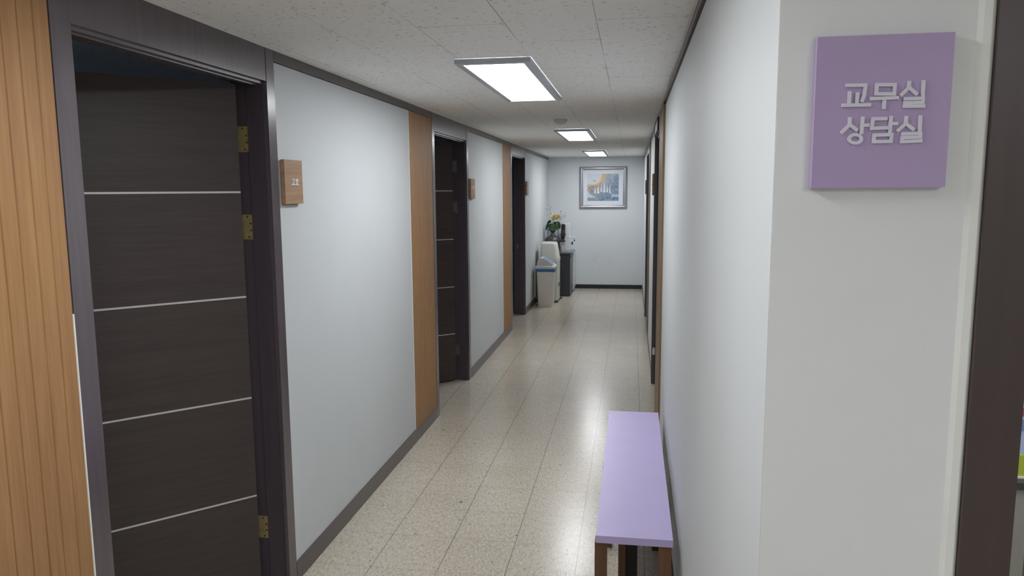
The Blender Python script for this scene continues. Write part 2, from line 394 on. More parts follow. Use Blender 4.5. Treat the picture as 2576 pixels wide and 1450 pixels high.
def slat_panel(parent, side, y0, y1, n, z0=PZ0, z1=PZ1, proud=0.0, mat='slat'):
    """boards with v-grooves, one mesh"""
    bm = bmesh.new(); xb = (XL-0.0125) if side < 0 else (XR+0.0125); xf = (XL+0.002+proud) if side < 0 else (XR-0.002-proud)
    s = -1 if side < 0 else 1; g = 0.0052; pts = [(xb, y0), (xf, y0)]
    for i in range(1, n):
        y = y0 + (y1-y0)*i/n; pts += [(xf, y-g*0.5), (xf+s*g, y), (xf, y+g*0.5)]
    pts += [(xf, y1), (xb, y1)]
    prism(bm, pts, None, 'Z', z0, z1)
    return obj('slatted_wood_panel', bm, M[mat], parent)
wpanel(wl, -1, 2.822, 4.625); wpanel(wl, -1, 6.350, 8.080); wpanel(wl, -1, 9.828, 12.6)
slat_panel(wl, -1, 0.95, 1.664, 15); slat_panel(wl, -1, 4.627, 5.166, 16); slat_panel(wl, -1, 8.082, 8.648, 16)
wpanel(wl, -1, -2.0, 0.948)
wpanel(wr, 1, YF+0.001, 4.610); wpanel(wr, 1, 6.43, 8.08); wpanel(wr, 1, 9.88, 12.6)
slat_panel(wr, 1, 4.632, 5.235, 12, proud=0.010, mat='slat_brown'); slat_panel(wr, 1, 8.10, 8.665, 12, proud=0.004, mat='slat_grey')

for ya in (2.8205, 4.6215, 6.3485, 8.0765, 9.8265):
    obj('edge_strip', B((XL-0.003, XL+0.0012, ya, ya+0.0036, PZ0, PZ1)), M['caulk'], wl)
obj('edge_strip', B((XL-0.003, XL+0.0050, 1.6625, 1.6660, 0.09, 1.35)), M['caulk'], wl)

# face with the purple sign and the wall beyond its door frame
wf = empty('wall_sign_side', (XR, YF, 0)); struct(wf)
obj('wall_core', B((XR+0.0016, 0.452, YF, YF+WT, 0, H)), M['plaster'], wf)
obj('wall_core', B((1.42, 3.2, YF, YF+WT, 0, H)), M['plaster'], wf)
obj('wall_core', B((0.452, 1.42, YF, YF+WT, ZD, H)), M['plaster'], wf)
bm = bmesh.new(); prism(bm, [(0.432, YF), (0.438, YF-0.004), (0.447, YF-0.0055), (0.4515, YF-0.004), (0.4515, YF)], None, 'Z', 0, ZD)
obj('caulk_bead', bm, M['caulk'], wf)
struct(obj('wall_back', B((XL-0.2, XR+WT, YE, YE+0.12, 0, H)), M['end_wall']))
struct(obj('wall_behind_camera', B((-4.6, 3.2, -2.0, -1.9, 0, H)), M['plaster']))
struct(obj('wall_far_right', B((3.1, 3.2, -1.9, 12.6, 0, H)), M['office_wall']))
struct(obj('wall_far_left', B((-4.6, -4.5, -1.9, 12.6, 0, H)), M['room_wall']))
# partitions between the side rooms
for k, (a, b) in enumerate([(-0.2, -0.1), (3.75, 3.85), (7.25, 7.35), (12.5, 12.6)]):
    struct(obj('wall_left_partition', B((-4.5, XL-0.005-WT+0.004, a, b, 0, H)), M['room_wall']))
struct(obj('wall_right_partition', B((XR+WT, 3.1, 4.6, 4.7, 0, H)), M['office_wall']))
struct(obj('wall_right_partition', B((XR+WT, 3.1, 12.5, 12.6, 0, H)), M['office_wall']))

t_ = NT('added_window_glow', 0.3); t_.color((0.5, 0.55, 0.6)); t_.b.inputs['Emission Color'].default_value = (0.6, 0.75, 1.0, 1); t_.b.inputs['Emission Strength'].default_value = 0.35  # faint glow for unseen windows, added to lift the dark side rooms
for n_, yc in ((1, 1.9), (2, 5.6), (3, 9.4)):
    wi = empty('window_%d' % n_, (-4.5, yc, 0.9)); struct(wi)
    obj('window_frame', B((-4.5, -4.47, yc-0.65, yc-0.6, 0.9, 1.9), (-4.5, -4.47, yc+0.6, yc+0.65, 0.9, 1.9), (-4.5, -4.47, yc-0.6, yc+0.6, 0.9, 0.95), (-4.5, -4.47, yc-0.6, yc+0.6, 1.85, 1.9)), M['housing'], wi)
    obj('glow_pane', B((-4.5, -4.485, yc-0.6, yc+0.6, 0.95, 1.85)), t_.m, wi)

# crown trim under the ceiling and skirting
TF = XL+0.004
struct(obj('trim_1', B((XL-0.0125, TF, -2.0, 1.667, 2.158, H), (XL-0.0125, TF, 2.822, 5.166, 2.158, H), (XL-0.0125, TF, 6.352, 8.650, 2.158, H), (XL-0.0125, TF, 9.828, 12.6, 2.158, H)), M['trim']), 'dark brown ceiling trim along the left wall', 'trim')
struct(obj('trim_2', B((XR-0.006, XR+0.0125, YF+0.001, 5.235, 2.170, H), (XR-0.004, XR+0.0125, 6.43, 8.665, 2.162, H), (XR-0.004, XR+0.0125, 9.88, 12.6, 2.162, H)), M['trim']), 'dark brown ceiling trim along the right wall', 'trim')
struct(obj('baseboard_left', B((XL-0.0125, XL+0.005, -2.0, 1.664, 0, 0.088), (XL-0.0125, XL+0.005, 2.822, 5.166, 0, 0.088), (XL-0.0125, XL+0.005, 6.352, 8.650, 0, 0.088), (XL-0.0125, XL+0.005, 9.828, 12.6, 0, 0.088)), M['trim'], bevel=0.0015))
struct(obj('baseboard_right', B((XR-0.004, XR+0.0125, YF+0.001, 5.235, 0, 0.082), (XR-0.004, XR+0.0125, 6.43, 8.665, 0, 0.082), (XR-0.004, XR+0.0125, 9.88, 12.6, 0, 0.082)), M['trim'], bevel=0.0015))
struct(obj('baseboard_back', B((XL, XR, YE-0.008, YE, 0, 0.068)), M['black_base'], bevel=0.002))

# ---------------------------------------------------------------- doors
def hinge(parent, y, z0, z1, side, mat):
    """jamb leaf of a butt hinge with knuckle and four staggered screws; the jamb face is at y"""
    bm = bmesh.new(); s = side
    xa, xb = XL-0.130, XL-0.083
    addbox(bm, xa, xb, y-0.0022, y, z0, z1)
    h = obj('hinge', bm, mat, parent)
    k = bmesh.new(); cyl(k, (xa-0.006, y-0.004, z0), 0.0055, z1-z0, 'Z', 10); obj('hinge_knuckle', k, mat, h, smooth='auto')
    for i, dx in enumerate((0.026, 0.040, 0.041, 0.031)):
        q = bmesh.new(); zz = z1-(z1-z0)*(0.09+0.27*i); cyl(q, (xa+dx, y-0.0028, zz), 0.0036, 0.0012, 'Y', 10); obj('screw', q, M['dark'], h)
    return h

def left_door(n, y0, y1, leaf, cas0, cas1, label, hmat):
    """doorway in the left wall: casing boards flush with the wall, lined jambs with a stop, and the leaf"""
    d = empty('door_%d' % n, (XL, (y0+y1)/2, 0)); struct(d, label, 'door')
    xi = XL-0.005-WT+0.004
    bm = B((XL-0.0125, TF, cas0, y0+0.0009, 0, H), (XL-0.0125, TF, y1-0.0009, cas1, 0, H))
    obj('casing', bm, M['frame'], d, bevel=0.001)
    obj('header_panel', B((XL-0.0125, TF-0.001, y0, y1-0.004, ZD-0.0009, H)), M['frame'], d)
    obj('jamb', B((xi-0.004, XL-0.003, y0-0.03, y0, 0, ZD+0.012), (xi-0.004, XL-0.003, y1, y1+0.03, 0, ZD+0.012)), M['jamb'], d, bevel=0.0015)
    obj('jamb_stop', B((XL-0.078, XL-0.012, y0, y0+0.009, 0, ZD-0.006), (XL-0.078, XL-0.012, y1-0.009, y1, 0, ZD-0.006),
                       (XL-0.052, XL-0.012, y1-0.0105, y1-0.0085, 0, ZD-0.006)), M['jamb'], d, bevel=0.0015)
    obj('head_jamb', B((xi-0.004, XL-0.003, y0, y1, ZD, ZD+0.03), (XL-0.075, XL-0.012, y0+0.009, y1-0.009, ZD-0.012, ZD), (XL-0.055, XL-0.030, y0+0.009, y1-0.009, ZD-0.018, ZD-0.012)), M['frame'], d, bevel=0.0015)
    if leaf is None: return d
    ax, ay, ang, flip = leaf
    a = math.radians(ang); W_ = 0.955; T_ = 0.036; z0, z1 = 0.012, 2.062
    sgn = -1 if flip else 1
    def P(l, t, z):      # l from the hinge, t towards the corridor face
        return (ax - l*math.sin(a) + t*math.cos(a), ay + sgn*(-l*math.cos(a) - t*math.sin(a)), z)
    def pb(bm, l0, l1, t0, t1, za, zb):
        v = [bm.verts.new(P(l, t, z)) for z in (za, zb) for t in (t0, t1) for l in (l0, l1)]
        for f in ((0, 2, 3, 1), (4, 5, 7, 6), (0, 1, 5, 4), (2, 6, 7, 3), (0, 4, 6, 2), (1, 3, 7, 5)): bm.faces.new([v[i] for i in f])
    bm = bmesh.new(); pb(bm, 0, W_, 0, T_, z0, z1)
    lf = obj('door_leaf', bm, M['door'], d, bevel=0.0012)
    for z in (1.653, 1.243, 0.833, 0.422):
        bm = bmesh.new(); pb(bm, 0.001, W_-0.001, T_-0.001, T_+0.0006, z-0.0036, z+0.0036); obj('metal_inlay', bm, M['inlay'], lf)
    bm = bmesh.new()
    for t0, t1 in ((T_, T_+0.045), (-0.045, 0)):
        c0 = Vector(P(W_-0.07, t0, 0.98)); c1 = Vector(P(W_-0.07, t1, 0.98)); tube(bm, [c0, c1], 0.012, 10)
        e = c1 if t1 > T_ else c0; tube(bm, [e+(c1-c0).normalized()*(-0.012), e, e+(c1-c0).normalized()*0.02], [0.012, 0.028, 0.02], 14)
    obj('door_knob', bm, M['silver'], lf, smooth='auto')
    if hmat:
        for a_, b_ in ((1.808, 1.906), (1.467, 1.565), (0.222, 0.318)): hinge(d, y1-0.0005, a_, b_, -1, hmat)
    return d
left_door(1, *LO[0], (XL-0.1324, 2.745, 43.5, False), 1.667, 2.820, 'nearest left door, dark brown, opened inward, with four pale metal inlay lines and brass hinges', M['brass'])
left_door(2, *LO[1], (XL-0.1324, 6.255, 48.0, False), 5.168, 6.348, 'middle left door, dark brown, opened inward, between a slatted wood panel and a white panel', M['steel'])
d3 = left_door(3, *LO[2], (XL-0.1324, 8.735, 82.0, True), 8.650, 9.826, 'farthest left doorway in a dark brown frame, its door swung out of sight', None)
obj('strike_plate', B((XL-0.108, XL-0.096, 9.786, 9.7905, 0.885, 0.945)), M['silver'], d3, bevel=0.001)

def right_door(n, y0, y1, cas1, label):
    d = empty('door_%d' % n, (XR, (y0+y1)/2, 0)); struct(d, label, 'door')
    obj('casing', B((XR-0.004, XR+0.0125, y1-0.0009, cas1, 0, H), (XR-0.004, XR+0.0125, y0-0.065, y0+0.0009, 0, H)), M['frame'], d, bevel=0.001)
    obj('header_panel', B((XR-0.003, XR+0.0125, y0, y1-0.002, ZD-0.0009, H)), M['frame'], d)
    obj('jamb', B((XR-0.005, XR+WT+0.004, y0-0.03, y0, 0, ZD+0.012), (XR-0.008, XR+WT+0.004, y1, y1+0.03, 0, ZD+0.012)), M['jamb'], d)
    obj('head_jamb', B((XR+0.003, XR+WT+0.004, y0, y1, ZD, ZD+0.03), (XR+0.012, XR+0.075, y0, y1, ZD-0.012, ZD)), M['frame'], d)
    lf = obj('door_leaf', B((XR+0.085, XR+0.121, y0+0.004, y1-0.004, 0.01, ZD-0.004)), M['door'], d)
    for z in (1.653, 1.243, 0.833, 0.422): obj('metal_inlay', B((XR+0.0844, XR+0.086, y0+0.006, y1-0.006, z-0.0036, z+0.0036)), M['inlay'], lf)
    return d
d4 = right_door(4, *RO[0], 6.425, 'nearer right doorway in a dark brown frame, past the slatted wood strip')
right_door(5, *RO[1], 9.875, 'farther right doorway in a dark brown frame, near the end wall')
bm = bmesh.new(); lathe(bm, [(0.011, 0.258), (0.0125, 0.27), (0.0125, 0.30), (0.009, 0.315), (0.004, 0.32)], XR+0.012, 6.347, 14)
obj('door_stopper', bm, M['white_plastic'], d4, smooth='auto')

# dark door frame to the right of the purple sign
d6 = empty('door_6', (0.95, YF, 0)); struct(d6, 'dark brown door frame at the right edge, beside the purple sign', 'door')
obj('jamb', B((0.452, 0.517, YF-0.012, YF+WT+0.01, 0, ZD+0.06), (1.40, 1.465, YF-0.012, YF+WT+0.01, 0, ZD+0.06)), M['frame_brown'], d6, bevel=0.003)
obj('head_jamb', B((0.517, 1.40, YF-0.012, YF+WT+0.01, ZD, ZD+0.06)), M['frame_brown'], d6, bevel=0.003)

# ---------------------------------------------------------------- ceiling lights
def light(x0, x1, y0, y1, label, zb=H-0.022, w=0.032):
    e = empty('ceiling_light', ((x0+x1)/2, (y0+y1)/2, H)); tag(e, label, 'ceiling light', 'ceiling light panels along the corridor')
    bm = bmesh.new()
    # shallow tray: sloped sides, open below for the diffuser
    o = rrect((x0+x1)/2, (y0+y1)/2, x1-x0, y1-y0, 0.002, 1); i2 = rrect((x0+x1)/2, (y0+y1)/2, x1-x0-0.006, y1-y0-0.006, 0.002, 1); i3 = rrect((x0+x1)/2, (y0+y1)/2, x1-x0-2*w, y1-y0-2*w, 0.002, 1)
    loft(bm, [(o, H-0.0005), (o, zb+0.002), (i2, zb), (i3, zb)], cap=False)
    loft(bm, [(i3, zb), (i3, zb+0.006)], cap=False)
    hs = obj('housing', bm, M['housing'], e, smooth='auto')
    dif = B((x0+w, x1-w, y0+w, y1-w, zb+0.0015, zb+0.006)); obj('diffuser', dif, M['lamp'], e)
    for yy in (y0+w*0.6, y1-w*0.6):
        for xx in (x0+w*0.75, x1-w*0.75):
            q = bmesh.new(); lathe(q, [(0.006, zb-0.003), (0.008, zb)], xx, yy, 12); obj('corner_clip', q, M['white_plastic'], e)
    return e
light(-0.744, -0.422, 3.150, 4.525, 'nearest of the three lit white ceiling panels, largest in view')
light(-0.706, -0.385, 6.860, 8.200, 'middle of the three lit white ceiling panels, just past the smoke detector')
light(-0.695, -0.375, 10.570, 12.000, 'farthest of the three lit white ceiling panels, close to the end wall')
light(-0.760, -0.440, 0.420, 1.790, 'unseen lit ceiling panel near the camera, placed to brighten the near corridor')  # out of view; position chosen to brighten the near walls and ceiling
light(0.950, 1.270, -1.500, -0.130, 'unseen lit ceiling panel behind the camera, added to brighten the sign wall')  # out of view; added as extra light on the sign wall
light(1.000, 1.320, 1.350, 2.450, 'lit white ceiling panel inside the right-hand office')
bm = bmesh.new(); lathe(bm, [(0.052, H-0.0006), (0.053, H-0.008), (0.050, H-0.020), (0.040, H-0.034), (0.022, H-0.044), (0.004, H-0.046)], -0.557, 5.92, 28, True, True)
sd = obj('smoke_detector', bm, M['white_gloss'], smooth='auto', origin=(-0.557, 5.92, H)); tag(sd, 'small round white smoke detector on the ceiling before the middle light', 'smoke detector')

# ---------------------------------------------------------------- signs
def plaque(y0, y1, z0, z1, side, label, lines=None, wid=0.003):
    s = 1 if side < 0 else -1; xw = XL-0.001 if side < 0 else XR+0.001
    X = lambda t: xw + s*t
    def bx(t0, t1, a, b, c, d): return B((min(X(t0), X(t1)), max(X(t0), X(t1)), a, b, c, d))
    e = empty('door_plaque', (xw, (y0+y1)/2, z0)); tag(e, label, 'sign', 'small wooden door plaques')
    obj('board', bx(0.006, 0.021, y0, y1, z0, z1), M['plaque'], e, bevel=0.0012)
    obj('backing', bx(0.0, 0.006, y0+0.008, y1-0.022, z0-0.005, z1-0.003), M['plaque'], e)
    if lines:
        bm = bmesh.new(); strokes(bm, lines, wid, lambda a, b, d: (X(d), a, b), 0.0205, 0.024); obj('lettering', bm, M['letter'], e)
    return e
plaque(2.840, 3.003, 1.604, 1.782, -1, 'wooden plaque with white Korean letters on the nearest left white panel', GOGH, 0.0042)
mk = [[(0.0, 0.014), (0.022, 0.014)], [(0.004, 0.020), (0.018, 0.020)], [(0.011, 0.014), (0.003, 0.002)], [(0.011, 0.014), (0.020, 0.001)], [(0.028, 0.022), (0.046, 0.022), (0.046, 0.012), (0.028, 0.012)], [(0.028, 0.003), (0.050, 0.003)]]
def off(lines, a, b, s=1.0): return [[(a+x*s, b+y*s) for x, y in l] for l in lines]
plaque(6.368, 6.531, 1.583, 1.757, -1, 'wooden door plaque with white marks on the second white panel, past the middle left door', off(mk, 6.425, 1.664, 1.2), 0.004)
plaque(9.850, 10.013, 1.590, 1.772, -1, 'wooden door plaque past the farthest left doorway', off(mk, 9.905, 1.672, 1.0), 0.004)
plaque(6.450, 6.613, 1.605, 1.785, 1, 'wooden door plaque seen edge-on past the nearer right doorway', off(mk, 6.505, 1.68))
plaque(9.890, 10.053, 1.595, 1.775, 1, 'wooden door plaque seen edge-on past the farther right doorway', off(mk, 9.945, 1.67))
# framed panel over the nearer right doorway
e = empty('transom_sign', (XR, 6.0, 2.09)); tag(e, 'small framed sign over the nearer right doorway, seen edge-on', 'sign')
obj('board', B((XR-0.012, XR-0.004, 5.62, 6.34, 2.088, 2.166)), M['white_plastic'], e); obj('sign_frame', B((XR-0.015, XR-0.004, 5.61, 5.625, 2.080, 2.174), (XR-0.015, XR-0.004, 6.335, 6.35, 2.080, 2.174), (XR-0.015, XR-0.004, 5.625, 6.335, 2.080, 2.088), (XR-0.015, XR-0.004, 5.625, 6.335, 2.166, 2.174)), M['jamb'], e)

sg = empty('room_sign', (0.318, YF, 1.652)); tag(sg, 'purple square sign with two lines of raised lilac Korean letters on the near right wall', 'sign')
obj('board', B((0.2355, 0.4012, 1.0555, YF-0.0005, 1.6525, 1.8475)), M['purple'], sg, bevel=0.0012)
for nm, part in (('lettering', SIGN[:11]), ('lettering', SIGN[11:])):
    bm = bmesh.new(); strokes(bm, part, 0.0044, lambda a, b, d: (a, 1.0556-d, b), 0.0, 0.0030); obj(nm, bm, M['lilac'], sg, bevel=0.0005)

# ---------------------------------------------------------------- bench
bn = empty('bench', (0.025, 3.34, 0)); tag(bn, 'low bench with a lilac top and brown wooden legs against the right wall', 'bench')
BZ = 0.42
obj('seat', B((-0.112, 0.160, 2.562, 4.112, BZ-0.027, BZ)), M['bench'], bn, bevel=0.0012)
for yy in (2.572, 3.320, 4.060):
    for xx in (-0.116, 0.112):
        obj('leg', B((xx, xx+0.044, yy, yy+0.042, 0, BZ-0.0275)), M['walnut'], bn, bevel=0.0015)
obj('centre_block', B((-0.034, -0.006, 2.79, 2.82, 0.0, BZ-0.0275)), M['walnut'], bn, bevel=0.0015)  # upright brown and dark blocks under the middle of the seat
obj('centre_block', B((-0.008, 0.040, 2.84, 2.87, 0.0, BZ-0.0275)), M['dark_brown'], bn, bevel=0.0015)
obj('long_block', B((0.0, 0.020, 2.875, 4.06, 0.30, BZ-0.0275)), M['dark_brown'], bn)  # long dark block beneath the seat

# ---------------------------------------------------------------- bins
# sizes read from the picture
b1 = empty('swing_bin', (-1.19, 10.66, 0)); tag(b1, 'beige square bin with blue bag edge and domed swing lid, nearest the left wall', 'bin')
bm = bmesh.new(); cx, cyb = -1.208, 10.645
loft(bm, [(rrect(cx, cyb, 0.208, 0.250, 0.03), 0.0), (rrect(cx, cyb, 0.214, 0.258, 0.032), 0.015), (rrect(cx, cyb, 0.250, 0.30, 0.035), 0.535)])
obj('body', bm, M['bin'], b1, smooth='auto')
bm = bmesh.new(); ring = []
for z, ex in ((0.500, 0.006), (0.515, 0.010), (0.535, 0.013), (0.548, 0.012)): ring.append((rrect(cx, cyb, 0.250+2*ex, 0.296+2*ex, 0.035), z))
loft(bm, ring)
for v in bm.verts:
    if v.co.z < 0.51: v.co.z += 0.006*math.sin(v.co.x*60)+0.004*math.sin(v.co.y*75)
obj('bin_bag', bm, M['bag'], b1, smooth='auto')
bm = bmesh.new(); loft(bm, [(rrect(cx, cyb, 0.284, 0.328, 0.035), 0.546), (rrect(cx, cyb, 0.290, 0.334, 0.038), 0.552), (rrect(cx, cyb, 0.286, 0.330, 0.036), 0.575), (rrect(cx, cyb, 0.258, 0.300, 0.03), 0.590)])
obj('rim', bm, M['bin_lid'], b1, smooth='auto')
dome = [(a-0.006, b) for a, b in [(-1.322, 0.588), (-1.316, 0.630), (-1.303, 0.676), (-1.285, 0.690), (-1.262, 0.694), (-1.235, 0.690), (-1.196, 0.675), (-1.160, 0.656), (-1.125, 0.633), (-1.095, 0.610), (-1.082, 0.594), (-1.080, 0.588)]]
bm = bmesh.new(); prism(bm, dome, None, 'Y', 10.515, 10.775)
ld = obj('lid', bm, M['bin_lid'], b1, bevel=0.004)
def strip(bm, pts, y0, y1, h):
    top = [(a-0.0, b+h) for a, b in pts]; prism(bm, pts + top[::-1], None, 'Y', y0, y1)
bm = bmesh.new(); strip(bm, dome[3:10], 10.522, 10.768, 0.0022); st = obj('sticker', bm, M['sticker'], ld)
bm = bmesh.new(); strip(bm, [(a, b+0.002) for a, b in dome[5:10]], 10.550, 10.740, 0.0012); obj('blue_patch', bm, M['sticker_blue'], st)
bm = bmesh.new(); strip(bm, [(-1.289, 0.6935), (-1.268, 0.6966), (-1.256, 0.6950)], 10.57, 10.72, 0.001); obj('printed_mark', bm, M['sketch'], st)

b2 = empty('pedal_bin', (-1.18, 11.12, 0)); tag(b2, 'tall grey-beige pedal bin with tapered lid, behind the blue-bagged bin', 'bin')
cx, cyb = -1.196, 11.085
bm = bmesh.new(); loft(bm, [(rrect(cx, cyb, 0.262, 0.40, 0.05), 0.035), (rrect(cx, cyb, 0.266, 0.42, 0.05), 0.606)]); obj('body', bm, M['bin_tall'], b2, smooth='auto')
bm = bmesh.new(); loft(bm, [(rrect(cx, cyb, 0.258, 0.396, 0.05), 0.0), (rrect(cx, cyb, 0.262, 0.40, 0.05), 0.035)]); obj('plinth', bm, M['bin_base'], b2, smooth='auto')
bm = bmesh.new()
loft(bm, [(rrect(cx, cyb, 0.272, 0.426, 0.05), 0.608), (rrect(cx, cyb, 0.272, 0.424, 0.05), 0.650), (rrect(cx-0.004, cyb+0.002, 0.260, 0.405, 0.045), 0.680), (rrect(cx-0.014, cyb+0.008, 0.222, 0.355, 0.035), 0.862), (rrect(cx-0.02, cyb+0.012, 0.206, 0.335, 0.03), 0.880), (rrect(cx-0.021, cyb+0.013, 0.18, 0.31, 0.03), 0.885)])
l2 = obj('lid', bm, M['bin_tall'], b2, smooth='auto')
obj('label_plate', B((-1.265, -1.165, 11.02, 11.14, 0.8848, 0.8868)), M['sketch'], l2, bevel=0.0006)
bm = B((cx+0.133, cx+0.140, 11.02, 11.075, 0.23, 0.29)); obj('hand_slot', bm, M['dark'], b2, bevel=0.002)
for yy in (11.17, 11.31):
    obj('pedal', B((cx+0.12, cx+0.165, yy, yy+0.03, 0.018, 0.028)), M['black'], b2, bevel=0.003)

# ---------------------------------------------------------------- cabinets at the end
cb = empty('cabinet', (-1.16, 11.87, 0)); tag(cb, 'charcoal low cabinet with grey worktop at the end of the corridor, carrying the vase', 'cabinet')
obj('body', B((XL+0.007, -0.943, 11.59, 12.135, 0.015, 0.672)), M['cab'], cb, bevel=0.002)
obj('plinth', B((XL+0.007, -0.955, 11.60, 12.13, 0.0, 0.015)), M['black'], cb)
obj('worktop', B((XL+0.007, -0.903, 11.575, 12.14, 0.672, 0.694)), M['cab_top'], cb, bevel=0.002)
dr = obj('door', B((-0.943, -0.937, 11.597, 12.13, 0.02, 0.665)), M['cab_front'], cb, bevel=0.002)
bm = bmesh.new(); tube(bm, [(-0.938, 11.70, 0.635), (-0.905, 11.70, 0.640), (-0.900, 11.84, 0.640), (-0.938, 11.84, 0.635)], 0.005, 8); obj('handle', bm, M['silver'], dr, smooth='auto')
bm = bmesh.new(); cyl(bm, (-0.938, 11.64, 0.62), 0.010, 0.012, 'X', 12); obj('lock', bm, M['black'], dr)
c2 = empty('white_cabinet', (-1.15, 12.36, 0)); tag(c2, 'white cabinet edge behind the charcoal cabinet, against the end wall', 'cabinet')
obj('body', B((XL+0.007, -0.940, 12.145, 12.58, 0.03, 0.66)), M['white_gloss'], c2, bevel=0.003)
obj('door', B((-0.940, -0.928, 12.150, 12.575, 0.035, 0.655)), M['white_gloss'], c2, bevel=0.003)
obj('plinth', B((XL+0.007, -0.935, 12.15, 12.57, 0.0, 0.03)), M['black'], c2)

# ---------------------------------------------------------------- things on the cabinet
ZT = 0.694
VX, VY = -1.243, 11.90
bm = bmesh.new()
prof = [(0.052, ZT), (0.060, ZT+0.008), (0.088, ZT+0.05), (0.113, ZT+0.09), (0.127, ZT+0.125), (0.131, ZT+0.150), (0.126, ZT+0.178), (0.108, ZT+0.205), (0.078, ZT+0.228), (0.046, ZT+0.248), (0.029, ZT+0.266), (0.0245, ZT+0.280), (0.030, ZT+0.298), (0.044, ZT+0.315), (0.057, ZT+0.327), (0.056, ZT+0.330), (0.042, ZT+0.317), (0.027, ZT+0.298), (0.020, ZT+0.280), (0.020, ZT+0.20)]
lathe(bm, prof, VX, VY, 40)
vs = obj('vase', bm, M['vase'], smooth='auto', origin=(VX, VY, ZT)); tag(vs, 'round matt black vase with narrow neck on the charcoal cabinet', 'vase')
ZV = ZT+0.30
def leaf(bm, base, direction, L, W, droop=0.3):
    base = Vector(base); d = Vector(direction).normalized(); side = d.cross(Vector((0.15, 1, 0.25)))
    if side.length < 0.1: side = Vector((1, 0, 0))
    side.normalize(); n = side.cross(d); rows = []
    N = 7
    for i in range(N+1):
        t = i/N; c = base + d*L*t + Vector((0, 0, -droop*L*t*t)); wv = W*math.sin(PI*min(1, t*0.93+0.05))**0.8*(1-0.25*t)
        rows.append([bm.verts.new(c - side*wv + n*wv*0.25), bm.verts.new(c), bm.verts.new(c + side*wv + n*wv*0.25)])
    for a, b in zip(rows, rows[1:]):
        for k in range(2): bm.faces.new((a[k], a[k+1], b[k+1], b[k]))
    bmesh.ops.solidify(bm, geom=bm.faces[:], thickness=0.0008)
def rose(cx_, cy_, cz_, r, mat, label, leaves):
    e = empty('rose', (VX, VY, ZT+0.27)); tag(e, label, 'flower', 'roses in the vase')
    bm = bmesh.new(); tube(bm, [(VX+0.25*(cx_-VX)*0.5, VY+0.1*(cy_-VY), ZT+0.22), (VX+0.35*(cx_-VX), VY+0.35*(cy_-VY), ZV+0.05), (cx_, cy_, cz_-r*0.6)], 0.0030, 7); obj('stem', bm, M['green'], e, smooth='auto')
    bm = bmesh.new(); rnd = random.Random(int(cx_*1000))
    for layer, (k, rr, zz, tl) in enumerate([(6, 1.0, 0.0, 0.50), (5, 0.82, 0.10, 0.28), (5, 0.62, 0.18, 0.12), (3, 0.38, 0.22, 0.0)]):
        for j in range(k):
            a = 2*PI*j/k + layer*0.5 + rnd.uniform(-.1, .1); rows = []
            for iu in range(6):
                u = iu/5; row = []
                for iv in range(6):
                    v = iv/5-0.5; ang = a + v*2.3/k*2.0
                    rad = r*rr*(0.22 + 0.80*math.sin(u*PI/2) + tl*0.35*u*u); z = cz_ + r*(-0.75 + 1.25*u + zz - tl*0.35*u**3 - 0.55*v*v*u)
                    row.append(bm.verts.new((cx_+rad*math.cos(ang), cy_+rad*math.sin(ang), z)))
                rows.append(row)
            for A_, B_ in zip(rows, rows[1:]):
                for q in range(5): bm.faces.new((A_[q], A_[q+1], B_[q+1], B_[q]))
    rot = Matrix.Rotation(math.radians(62), 4, 'X'); cc_ = Vector((cx_, cy_, cz_))
    for v in bm.verts: v.co = cc_ + rot @ (v.co - cc_)
    bmesh.ops.solidify(bm, geom=bm.faces[:], thickness=0.0012)
    obj('bloom', bm, mat, e, smooth=True)
    for (b, d, L, W_, m) in leaves:
        bm = bmesh.new(); leaf(bm, b, d, L, W_); obj('leaf', bm, m, e, smooth=True)
lz = ZT+0.335
rose(-1.222, 11.86, ZT+0.530, 0.047, M['rose'], 'yellow rose with broad green leaves, front left in the black vase',
     [((VX-0.02, VY-0.02, lz+0.13), (-0.8, -0.2, -0.05), 0.075, 0.030, M['green']), ((VX-0.06, VY-0.02, lz+0.11), (-0.45, -0.2, -0.8), 0.105, 0.026, M['green']),
      ((VX-0.01, VY-0.04, lz+0.10), (-0.45, -0.3, -0.7), 0.095, 0.036, M['green']), ((VX+0.015, VY-0.05, lz+0.11), (-0.1, -0.3, -0.9), 0.105, 0.034, M['green2']), ((VX-0.03, VY-0.03, lz+0.06), (-0.2, -0.2, -0.5), 0.06, 0.028, M['green'])])
rose(-1.170, 11.91, ZT+0.535, 0.042, M['rose2'], 'peach rose with green leaves, right of the yellow rose in the vase',
     [((VX+0.05, VY-0.01, lz+0.11), (0.9, -0.1, 0.35), 0.075, 0.014, M['green']), ((VX+0.085, VY-0.03, lz+0.115), (0.35, -0.3, -0.75), 0.090, 0.036, M['green']), ((VX+0.03, VY-0.06, lz+0.075), (0.65, -0.3, -0.45), 0.085, 0.042, M['green2']),
      ((VX+0.03, VY+0.0, lz+0.13), (0.15, -0.2, -0.8), 0.095, 0.030, M['green'])])
